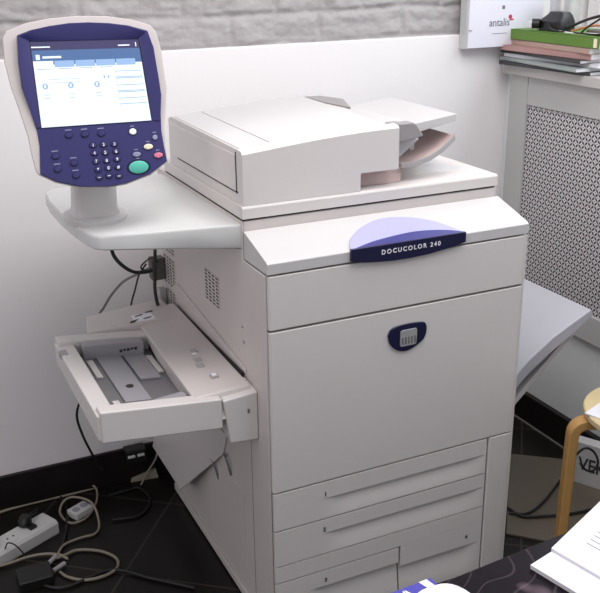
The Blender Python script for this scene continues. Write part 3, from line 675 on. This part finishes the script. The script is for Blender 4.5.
q = MB(); q.prism([(0.84, 0.565), (0.86, 0.575), (0.872, 0.592), (0.855, 0.592)], 'y', 0.33, 0.37); q.build('paper_stop', M['plastic_grey'], ctr, bevel=0.002)

# ---- connector box at the back left
bx = MB().box((-0.040, 0.678, 0.672), (-0.0032, 0.712, 0.732)).build('connector_box', M['box_brown'], pr, bevel=0.003)

# ------------------------------------------------------------ cables behind and below
def cable(name, label, pts, r, m, cat='cable', group=None):
    return tag(MB().tube(pts, r).build(name, m, ang=60), label, cat, group)
def px(u, v, z=None, y=None):
    """a point of the room seen at a photo position, on a given height or depth"""
    f = 928.33; R_ = camo.rotation_euler.to_matrix(); d = R_ @ Vector(((u-300)/f, -(v-296.5)/f, -1)); c = camo.location
    t = (z - c.z)/d.z if z is not None else (y - c.y)/d.y
    return c + d*t
cable('shelf_cable', 'thick dark cable drooping from the shelf underside to the dark connector box', [px(110,243,y=0.55), px(114,256,y=0.57), px(123,266,y=0.60), px(134,272,y=0.63), px(146,272,y=0.645), px(152,270,y=0.65)], 0.0048, M['black_rubber'])
cable('riser_cable', 'thick dark vertical cable beside the machine rear, above the side tray', [(-0.045,0.59,0.906), px(155,270,y=0.60), px(155,290,y=0.60), px(158,305,y=0.60), px(162,311,y=0.61), px(168,312,y=0.62)], 0.0045, M['black_rubber'])
cable('data_cable', 'grey cable arching left from the connector box down to the side tray', [px(150,268,y=0.66), px(140,273,y=0.68), px(124,281,y=0.70), px(112,294,y=0.72), px(104,307,y=0.74), px(98,318,y=0.76), px(93,345,y=0.79), px(92,372,y=0.80)], 0.0035, M['grey_rubber'])
cable('thin_data_cable', 'thin black cable dropping steeply from the connector box', [px(146,264,y=0.66), px(139,275,y=0.67), px(135,290,y=0.68), px(131,306,y=0.69), px(128,340,y=0.72), px(128,380,y=0.73)], 0.0024, M['black_rubber'])
cable('plug_loop_cable', 'short black loops sticking out left of the dark connector box', [px(158,262,y=0.66), px(152,258,y=0.66), px(145,262,y=0.66), px(141,268,y=0.66), px(150,272,y=0.65)], 0.0022, M['black_rubber'])
cable('hanging_cable', 'dark cable hanging along the white wall under the outer edge of the side tray', [px(86,390,y=0.70), px(79,404,y=0.70), px(77,418,y=0.71), px(83,436,y=0.74), px(91,452,y=0.78), px(98,464,y=0.80), px(103,470,y=0.80)], 0.0035, M['black_rubber'])
cable('skirting_cable', 'pale beige cable running along the foot of the back skirting', [px(-14,518,z=0.006), px(10,509,z=0.006), px(45,500,z=0.006), px(75,493,z=0.006), px(105,485,z=0.006), px(130,478,z=0.006), px(136,477,z=0.006)], 0.0042, M['beige_rubber'])
cable('looped_cable', 'pale cable coiled in round loops near the white wall socket', [px(103,468,z=0.05), px(84,480,z=0.03), px(96,488,z=0.012), px(96,503,z=0.006), px(86,518,z=0.006), px(70,523,z=0.006), px(60,513,z=0.006), px(64,501,z=0.020), px(75,497,z=0.034), px(92,503,z=0.034), px(99,522,z=0.006), px(96,533,z=0.006), px(80,538,z=0.006), px(64,545,z=0.006), px(57,556,z=0.006)], 0.0034, M['beige_rubber'])
cable('dark_looped_cable', 'black cable looping over the dark skirting and floor', [px(78,480,z=0.03), px(64,484,z=0.02), px(60,495,z=0.006), px(67,508,z=0.006), px(66,530,z=0.006), px(62,548,z=0.005)], 0.004, M['black_rubber'])
cable('network_cable', 'beige cable forming a big flat loop at the front of the cable tangle', [px(50,561,z=0.006), px(65,555,z=0.008), px(78,550,z=0.006), px(100,551,z=0.006), px(116,558,z=0.006), px(117,568,z=0.006), px(104,576,z=0.006), px(85,580,z=0.006), px(68,577,z=0.006), px(60,572,z=0.006)], 0.0040, M['beige_rubber'])
cable('strip_cable', 'beige cable running from the left frame edge to two pale plugs', [px(-8,568,z=0.008), px(10,563,z=0.008), px(28,557,z=0.008), px(45,554,z=0.008), px(60,555,z=0.010), px(68,559,z=0.010)], 0.0040, M['beige_rubber'])
cable('floor_cable', 'black cable lying on the dark floor beside the copier', [px(20,574,z=0.006), px(60,588,z=0.006), px(110,570,z=0.006), px(150,578,z=0.006), px(195,588,z=0.006)], 0.0045, M['black_rubber'])
cable('rear_cable', 'black cable curling on the floor below the side tray', [px(108,496,z=0.006), px(128,490,z=0.006), px(140,488,z=0.006), px(150,500,z=0.006), px(140,515,z=0.006), px(112,520,z=0.006)], 0.0038, M['black_rubber'])
cable('stiff_cable', 'short pale cable piece leaning below the side tray', [px(105,470,z=0.02), px(114,461,z=0.035), px(122,449,z=0.07), px(126,440,z=0.11)], 0.0040, M['beige_rubber'])
cable('rear_power_cable', 'pale thin cable slanting over the skirting close to the guard flap', [px(141,485,z=0.006), px(147,473,z=0.03), px(155,460,z=0.07), px(158,450,z=0.10)], 0.003, M['beige_rubber'])
for uvs in (((46,566),(56,556)), ((53,571),(65,563))):
    a = px(*uvs[0], z=0.010); b = px(*uvs[1], z=0.010)
    o = MB().cyl(a, b, 0.0062, n=12).build('cable_plug', M['plastic_grey'], bevel=0.0015)
    tag(o, 'pale cable plug, farther of the pair in the tangle' if uvs[0][0] == 46 else 'pale cable plug, nearer of the pair in the tangle', 'plug', 'pale plugs in the cable tangle')
# junction under the tray
jb = thing('cable_adapter', 'black adapter with two white plugs under the side tray', 'adapter', px(136, 455, y=0.79))
jc = px(135, 452, y=0.80)
MB().box((jc.x-0.030, 0.782, jc.z-0.030), (jc.x+0.03, 0.8225, jc.z+0.016)).build('adapter_body', M['black'], jb, bevel=0.004)
for k in (-0.017, 0.011):
    MB().box((jc.x+k-0.010, 0.774, jc.z-0.004), (jc.x+k+0.011, 0.7822, jc.z+0.002)).build('white_plug', M['white_strip'], jb, bevel=0.001)
# beige cable coupler
cc = px(145, 476, z=0.0)
q = MB().hexa([(cc.x-0.05, cc.y-0.02, 0), (cc.x+0.035, cc.y-0.03, 0), (cc.x+0.04, cc.y+0.005, 0), (cc.x-0.045, cc.y+0.005, 0)], [(cc.x-0.045, cc.y-0.015, 0.012), (cc.x+0.03, cc.y-0.025, 0.028), (cc.x+0.035, cc.y, 0.028), (cc.x-0.04, cc.y, 0.012)])
tag(ground(q.build('cable_coupler', M['beige_rubber'], bevel=0.003)), 'flat beige cable coupler on the floor by the skirting behind the copier', 'cable coupler')
# power strip
S0, S1 = Vector((-0.58, 0.573, 0)), Vector((-0.372, 0.678, 0))
dr = (S1 - S0).normalized(); pn = Vector((-dr.y, dr.x, 0)); ln = (S1 - S0).length
SM = Matrix.Translation(S0) @ Matrix(((dr.x, pn.x, 0, 0), (dr.y, pn.y, 0, 0), (0, 0, 1, 0), (0, 0, 0, 1)))
st = thing('power_strip', 'white multi-socket power strip on the dark floor at the far left', 'power strip', S0)
MB(SM).prism([(-0.03, 0.0), (0.045, 0.0), (0.045, 0.030), (0.036, 0.040), (-0.022, 0.040), (-0.03, 0.032)], 'x', 0.0, ln).build('strip_body', M['white_strip'], st, bevel=0.002)
for xx in (0.045, 0.105):
    q = MB(SM); q.cyl((xx, 0.007, 0.0395), (xx, 0.007, 0.0415), 0.022); q.mat(1)
    q.cyl((xx-0.009, 0.007, 0.041), (xx-0.009, 0.007, 0.0425), 0.0028, n=10); q.cyl((xx+0.009, 0.007, 0.041), (xx+0.009, 0.007, 0.0425), 0.0028, n=10)
    q.build('socket', [M['white_strip'], M['black']], st)
MB(SM).box((0.158, -0.010, 0.0395), (0.180, 0.010, 0.047)).build('rocker_switch', M['black'], st, bevel=0.002)
def plug(name, label, x, y, rz, m, L_=0.05):
    c = SM @ Vector((x, y, 0.0430)); t = thing(name, label, 'plug', c)
    X = Matrix.Translation(c) @ Matrix.Rotation(rz, 4, 'Z')
    MB(X).loft([sq(0, 0, 0.018, 0.018, 0.0, e=2.5), sq(0, 0, 0.018, 0.018, 0.012, e=2.5), sq(0.004, 0, 0.012, 0.014, 0.024, e=2.5)]).build('plug_head', m, t, bevel=0.001)
    MB(X).tube([(0.0, 0, 0.014), (0.02, 0, 0.017), (0.04, 0.003, 0.014), (0.04 + L_, 0.012, 0.008)], 0.0045).build('plug_cord', m, t)
plug('mains_plug', 'flat black mains plug lying across the back of the white power strip', 0.165, 0.025, 0.6, M['black'], 0.02)
plug('corner_plug', 'black mains plug seated at the left frame edge of the power strip', 0.045, 0.007, 2.2, M['black'], 0.02)
cable('strip_wire', 'thin black wire arching over the front of the power strip', [px(5,549,z=0.045), px(8,543,z=0.06), px(15,545,z=0.055), px(23,553,z=0.02), px(27,560,z=0.004)], 0.0018, M['black_rubber'])
# transformer brick at lower left, dark
q = MB().box((-0.50, 0.43, 0.0), (-0.415, 0.50, 0.03)).build('power_adapter', M['black'], bevel=0.004)
tag(ground(q), 'black power adapter brick on the floor in front of the power strip', 'power adapter')
# socket box by the wall
sx, sy = px(80, 508, z=0.02).xy
sk = thing('surface_socket', 'small white double socket box on the floor inside the cable loops', 'socket', (sx, sy, 0))
SX = Matrix.Translation((sx, sy, 0)) @ Matrix.Rotation(math.radians(28), 4, 'Z')
MB(SX).box((-0.030, -0.022, 0.0), (0.030, 0.022, 0.022)).build('socket_body', M['white_strip'], sk, bevel=0.003)
q = MB(SX)
for k in (-0.014, 0.014): q.cyl((k, 0, 0.022), (k, 0, 0.0232), 0.011)
q.build('socket_face', M['tray_grey'], sk)

rp = px(169, 299, y=0.69)
q = MB(); q.prism([(rp.y-0.016, rp.z-0.030), (rp.y+0.016, rp.z-0.026), (rp.y+0.016, rp.z+0.034), (rp.y-0.010, rp.z+0.034)], 'x', -0.022, -0.0032); q.build('rear_cable_clip', M['plastic_grey'], pr, bevel=0.003)
# ------------------------------------------------------------ right side: floor board, carton, stool, cables
q = MB().add([(1.000,0.443,0.0),(0.729,0.104,0.0),(0.80,0.035,0.0),(0.95,-0.10,0.0),(1.155,-0.10,0.0),(1.155,0.322,0.0)] + [(1.000,0.443,0.006),(0.729,0.104,0.006),(0.80,0.035,0.006),(0.95,-0.10,0.006),(1.155,-0.10,0.006),(1.155,0.322,0.006)],
             [(5,4,3,2,1,0),(6,7,8,9,10,11)] + [(i,(i+1)%6,6+(i+1)%6,6+i) for i in range(6)]).build('floor_board', M['mat_beige'], bevel=0.001)
tag(ground(q), 'thin beige hardboard sheet lying on the dark floor right of the copier', 'board')
cb = thing('carton', 'white carton with black letters on the floor behind the stool', 'box', (1.09, 0.14, 0.006))
XC = Matrix.Translation((1.062, 0.235, 0.006)) @ Matrix.Rotation(math.radians(-62), 4, 'Z')
crt = MB(XC).box((0.0, 0.0, 0.0), (0.26, 0.04, 0.135)).build('carton_body', M['carton'], cb, bevel=0.002)
text('carton_lettering', 'VEK', 0.058, XC @ Matrix.Translation((0.018, -0.0008, 0.066)) @ Matrix.Rotation(PI/2, 4, 'X'), M['black_ink'], crt, bold=0.001, sx=0.8)
cable('stool_cable', 'black cable sweeping across the beige board under the stool', [px(508,508,z=0.012), px(522,516,z=0.012), px(545,516,z=0.012), px(575,513,z=0.012), px(604,506,z=0.012)], 0.0042, M['black_rubber'])
cable('branch_cable', 'black cable curving up from the board towards the skirting', [px(509,513,z=0.012), px(528,513,z=0.012), px(543,502,z=0.012), px(556,486,z=0.012), px(566,474,z=0.012)], 0.0036, M['black_rubber'])
cable('carton_cable', 'black cable looped in a ring in front of the white carton', [px(571,462,y=0.13), px(578,453,y=0.13), px(586,448,y=0.12), px(594,452,y=0.11), px(598,462,y=0.10), px(594,470,y=0.10), px(586,470,y=0.11), px(580,463,y=0.12)], 0.0034, M['black_rubber'])

# stool
SCX, SCY, SZ = 0.922, -0.168, 0.456
so = thing('stool', 'round birch stool with bent wooden legs beside the copier', 'stool', (SCX, SCY, 0))
q = MB(); N_ = 48; ringz = lambda r, z: [(SCX + r*math.cos(2*PI*k/N_), SCY + r*math.sin(2*PI*k/N_), z) for k in range(N_)]
q.loft([ringz(0.162, SZ-0.018), ringz(0.165, SZ-0.014), ringz(0.165, SZ-0.003), ringz(0.162, SZ)]).build('seat', M['birch'], so)
def leg(ang):
    c, s = math.cos(ang), math.sin(ang); pts = []
    path = [(0.055, SZ-0.0305)] + [(0.155 + 0.035*math.sin(a), SZ-0.0305-0.035+0.035*math.cos(a)) for a in [PI/2*k/6 for k in range(7)]] + [(0.192, 0.25), (0.195, 0.0)]
    m_ = MB(); rings = []
    for i, (r, z) in enumerate(path):
        r0, z0 = path[max(i-1, 0)]; r1, z1 = path[min(i+1, len(path)-1)]
        t = Vector((r1-r0, z1-z0)).normalized(); nn = Vector((-t.y, t.x)) * 0.0115
        ring = []
        for sgn, wd in ((1, -0.020), (1, 0.020), (-1, 0.020), (-1, -0.020)):
            rr_, zz = r + sgn*nn.x, max(z + sgn*nn.y, 0.0061 if i == len(path)-1 else 0)
            ring.append((SCX + rr_*c - wd*s, SCY + rr_*s + wd*c, zz))
        rings.append(ring)
    return m_.loft(rings).build('leg', M['birch_leg'], so, bevel=0.003)
for a in (152, 62, -28, 242): leg(math.radians(a))
# sheet on the seat
q = MB(); PX = Matrix.Translation((0.762, -0.104, SZ + 0.0005)) @ Matrix.Rotation(math.radians(20), 4, 'Z')
q = MB(PX).box((0.0, -0.21, 0.0), (0.26, 0.0, 0.003)); tag(ground(q.build('paper_sheet', M['paper'])), 'white paper sheets lying on the stool seat', 'paper')

# ------------------------------------------------------------ desk and papers, bottom right
dk = thing('desk', 'desk with dark purple flower-patterned top at the lower right', 'desk', (0.5, -1.15, 0))
MB().prism([(-0.30, -0.801), (1.14, -0.695), (1.19, -1.40), (-0.25, -1.50)], 'z', 0.715, 0.742).build('desktop', M['desk'], dk, bevel=0.003)
for x, y in ((-0.20, -1.44), (-0.24, -0.86), (1.10, -1.34), (1.06, -0.78)):
    MB().box((x-0.02, y-0.02, 0.0), (x+0.02, y+0.02, 0.7145)).build('leg', M['silver_dark'], dk, bevel=0.002)
def sheetstack(label, corner, e1, e2, z, th, printed=True):
    c = Vector((*corner, 0)); u = Vector((*e1, 0)); v = Vector((*e2, 0))
    t = thing('paper_stack', label, 'paper', (c.x, c.y, z), 'papers on the desk')
    MB().hexa([(*(p.xy), z) for p in (c, c+u, c+u+v, c+v)], [(*(p.xy), z+th) for p in (c, c+u, c+u+v, c+v)]).build('sheets', M['paper'], t)
    if printed:
        q = MB(); un, vn = u.normalized(), v.normalized()
        for k in range(9):
            a = c + vn*(0.045 + 0.011*k) + un*0.03; L2 = (0.05 + 0.11*((k*37) % 10)/10)
            b = a + un*L2
            q.add([(*(p.xy), z+th+0.0003) for p in (a, b, b+vn*0.0016, a+vn*0.0016)], [(0,1,2,3)])
        q.build('printed_lines', M['grey_ink'], t)
    return t
sheetstack('white paper stack on the desk, lower one with its corner sticking out left', (0.012, -0.815), (0.045, -0.205), (0.22, 0.055), 0.7425, 0.006, False)
sheetstack('printed white sheets on top of the lower paper stack on the desk', (0.055, -0.803), (0.045, -0.205), (0.20, 0.085), 0.7487, 0.004)
q = MB(); q.prism([(p.x, p.y) for p in [Vector((x_, y_)) for x_, y_, _ in sq(-0.128, -0.872, 0.040, 0.075, 0, e=3)]], 'z', 0.7425, 0.752)
tag(ground(q.build('white_case', M['paper'], bevel=0.003, seg=3)), 'rounded white plastic case at the desk edge, bottom centre', 'case')
bp_ = thing('blue_leaflet', 'blue and white printed leaflet behind the white rounded case', 'leaflet', (-0.15, -0.80, 0.7425))
LX = Matrix.Translation((-0.116, -0.792, 0.7425)) @ Matrix.Rotation(math.radians(3), 4, 'Z')
MB(LX).box((-0.13, -0.09, 0), (0.0, 0.012, 0.005)).build('leaflet_cover', M['blue_pack'], bp_)
q = MB(LX); q.add([(-0.018, 0.012, 0.0053), (-0.006, 0.012, 0.0053), (0.0, -0.03, 0.0053), (-0.008, -0.03, 0.0053)], [(0,3,2,1)])
q.add([(-0.045, 0.008, 0.0053), (-0.042, 0.008, 0.0053), (-0.055, -0.02, 0.0053), (-0.059, -0.02, 0.0053)], [(0,3,2,1)])
q.add([(-0.045, 0.008, 0.0053), (-0.042, 0.008, 0.0053), (-0.030, -0.02, 0.0053), (-0.034, -0.02, 0.0053)], [(0,3,2,1)])
q.build('white_stripes', M['white_ink'], bp_)

# ------------------------------------------------------------ things on the sill
def book(name, label, y0, y1, x0, x1, z0, z1, m, rot=0, cat='magazine', grp='magazines under the green book'):
    c = Vector(((x0+x1)/2, (y0+y1)/2, z0)); X = Matrix.Translation(c) @ Matrix.Rotation(math.radians(rot), 4, 'Z'); hx, hy, h = (x1-x0)/2, (y1-y0)/2, z1-z0
    t = thing(name, label, cat, c, grp)
    MB(X).box((-hx+0.002, -hy+0.002, 0.0008), (hx-0.002, hy-0.002, h-0.0008)).build('pages', M['paper'], t)
    q = MB(X); q.box((-hx, -hy, 0), (hx, hy, 0.0009)); q.box((-hx, -hy, h-0.0009), (hx, hy, h)); q.box((-hx, -hy, 0), (-hx+0.0012, hy, h)); q.build('cover', m, t)
    return t
z = 1.1555
specs = [('black-edged white magazine at the bottom of the pile on the sill', 0.44, 0.81, 1.150, 1.37, 0.010, 'card_black', 5),
         ('thin grey-green magazine, second from the bottom of the sill pile', 0.44, 0.82, 1.142, 1.36, 0.011, 'card_grey', -4),
         ('thick white magazine, third from the bottom of the sill pile', 0.42, 0.81, 1.165, 1.38, 0.011, 'paper', 3),
         ('black-covered magazine in the middle of the sill pile', 0.44, 0.825, 1.150, 1.36, 0.009, 'card_black', -3),
         ('rose-coloured catalogue below the tan one on the sill', 0.44, 0.82, 1.152, 1.37, 0.016, 'card_pink', 4),
         ('tan catalogue lying directly beneath the green book', 0.43, 0.80, 1.165, 1.38, 0.015, 'card_tan', -2)]
for lb, y0, y1, x0, x1, th, mk, ro in specs:
    book('magazine', lb, y0, y1, x0, x1, z, z + th, M[mk], ro); z += th + 0.0003
gb = book('green_book', 'thick green book on top of the magazine pile on the sill', 0.405, 0.795, 1.166, 1.375, z, z + 0.030, M['green_book'], 0, 'book', None)
q = MB().box((1.1651, 0.415, z + 0.003), (1.1664, 0.428, z + 0.027)).build('cream_spine_label', M['cream_btn'], gb)
ZT = z + 0.0303
# black charger with cables and a silver can
ch = thing('camera_charger', 'black device tangled with wires on top of the green book', 'charger', (1.22, 0.64, ZT))
MB().loft([sq(1.225, 0.655, 0.035, 0.050, ZT, e=5), sq(1.225, 0.655, 0.035, 0.050, ZT+0.028, e=5), sq(1.23, 0.650, 0.026, 0.036, ZT+0.045, e=4), sq(1.23, 0.650, 0.020, 0.030, ZT+0.054, e=3)]).build('device_body', M['black'], ch)
MB().cyl((1.190, 0.69, ZT+0.02), (1.175, 0.705, ZT+0.02), 0.014).build('device_knob', M['black'], ch)
MB().box((1.172, 0.705, ZT+0.006), (1.180, 0.722, ZT+0.026)).build('white_connector', M['paper'], ch, bevel=0.002)
sv = thing('silver_canister', 'silver grey rounded canister behind the black device on the sill', 'canister', (1.290, 0.700, ZT))
MB().cyl((1.290, 0.700, ZT), (1.290, 0.700, ZT+0.095), 0.045, n=40).build('canister_body', M['silver'], sv, bevel=0.004)
MB().cyl((1.290, 0.700, ZT+0.0955), (1.290, 0.700, ZT+0.106), 0.020, n=24).build('canister_cap', M['black'], sv, bevel=0.002)
def sc_cable(label, pts, r, m): cable('tangled_cable', label, pts, r, m, 'cable', 'cables tangled on the green book')
sc_cable('black wire draped over the front of the green book', [(1.20,0.66,ZT+0.03),(1.18,0.63,ZT+0.012),(1.172,0.59,ZT+0.006),(1.18,0.55,ZT+0.005),(1.175,0.50,ZT+0.006),(1.19,0.44,ZT+0.006),(1.2,0.39,ZT+0.02)], 0.0022, M['black_rubber'])
sc_cable('white wire curving along the front top edge of the green book', [(1.19,0.60,ZT+0.004),(1.175,0.55,ZT+0.004),(1.178,0.51,ZT+0.004),(1.19,0.46,ZT+0.006),(1.22,0.40,ZT+0.005)], 0.0024, M['white_strip'])
sc_cable('orange wire in the tangle right of the silver canister', [(1.20,0.56,ZT+0.006),(1.21,0.52,ZT+0.018),(1.22,0.48,ZT+0.026),(1.23,0.43,ZT+0.022),(1.24,0.38,ZT+0.02)], 0.0030, M['orange'])
sc_cable('thick black wire crossing the tangle right of the silver canister', [(1.22,0.60,ZT+0.01),(1.22,0.55,ZT+0.03),(1.225,0.50,ZT+0.046),(1.23,0.45,ZT+0.055),(1.24,0.40,ZT+0.050)], 0.0040, M['black_rubber'])
sc_cable('thin black wire looping above the tangle at the frame edge', [(1.20,0.52,ZT+0.004),(1.195,0.49,ZT+0.022),(1.20,0.46,ZT+0.040),(1.21,0.43,ZT+0.060),(1.22,0.40,ZT+0.065)], 0.0028, M['black_rubber'])
q = MB().box((1.20, 0.39, ZT+0.0002), (1.27, 0.50, ZT+0.014)); tag(ground(q.build('cable_adapter_block', M['box_brown'], bevel=0.003)), 'dark flat adapter under the wires on the green book', 'adapter')
ob = bpy.data.objects['cable_adapter_block']; ob.name = 'flat_adapter'

# white printed box hung against the back wall by the corner
bxx = thing('cardboard_box', 'white printed card box with grey and red lettering fixed to the back wall', 'box', (1.10, 0.79, 1.208))
crd = MB().box((1.010, 0.792, 1.208), (1.285, YB - 0.001, 1.56)).build('box_body', M['paper_lilac'], bxx, bevel=0.001)
MB().box((1.0065, 0.800, 1.206), (1.0095, YB - 0.002, 1.56)).build('box_side_flap', M['plastic_cool'], bxx)
text('box_lettering', 'antalis', 0.032, frontmx(1.083, 0.7914, 1.279), M['grey_ink'], crd, sx=0.95)
q = MB(); q.cyl((1.160, 0.7918, 1.295), (1.160, 0.7910, 1.295), 0.0065, n=16); q.box((1.158, 0.7910, 1.285), (1.173, 0.7916, 1.289)); q.build('red_mark', M['red_ink'], crd)
q = MB()
for k in range(7): q.box((1.096+0.008*k, 0.7912, 1.2465), (1.101+0.008*k, 0.7918, 1.2485))
q.box((1.128, 0.7912, 1.318), (1.138, 0.7918, 1.328)); q.build('small_print', M['grey_ink'], crd)
q = MB().box((1.0105, 0.7905, 1.258), (1.022, 0.7918, 1.262)).build('box_tape', M['plastic_grey'], crd)
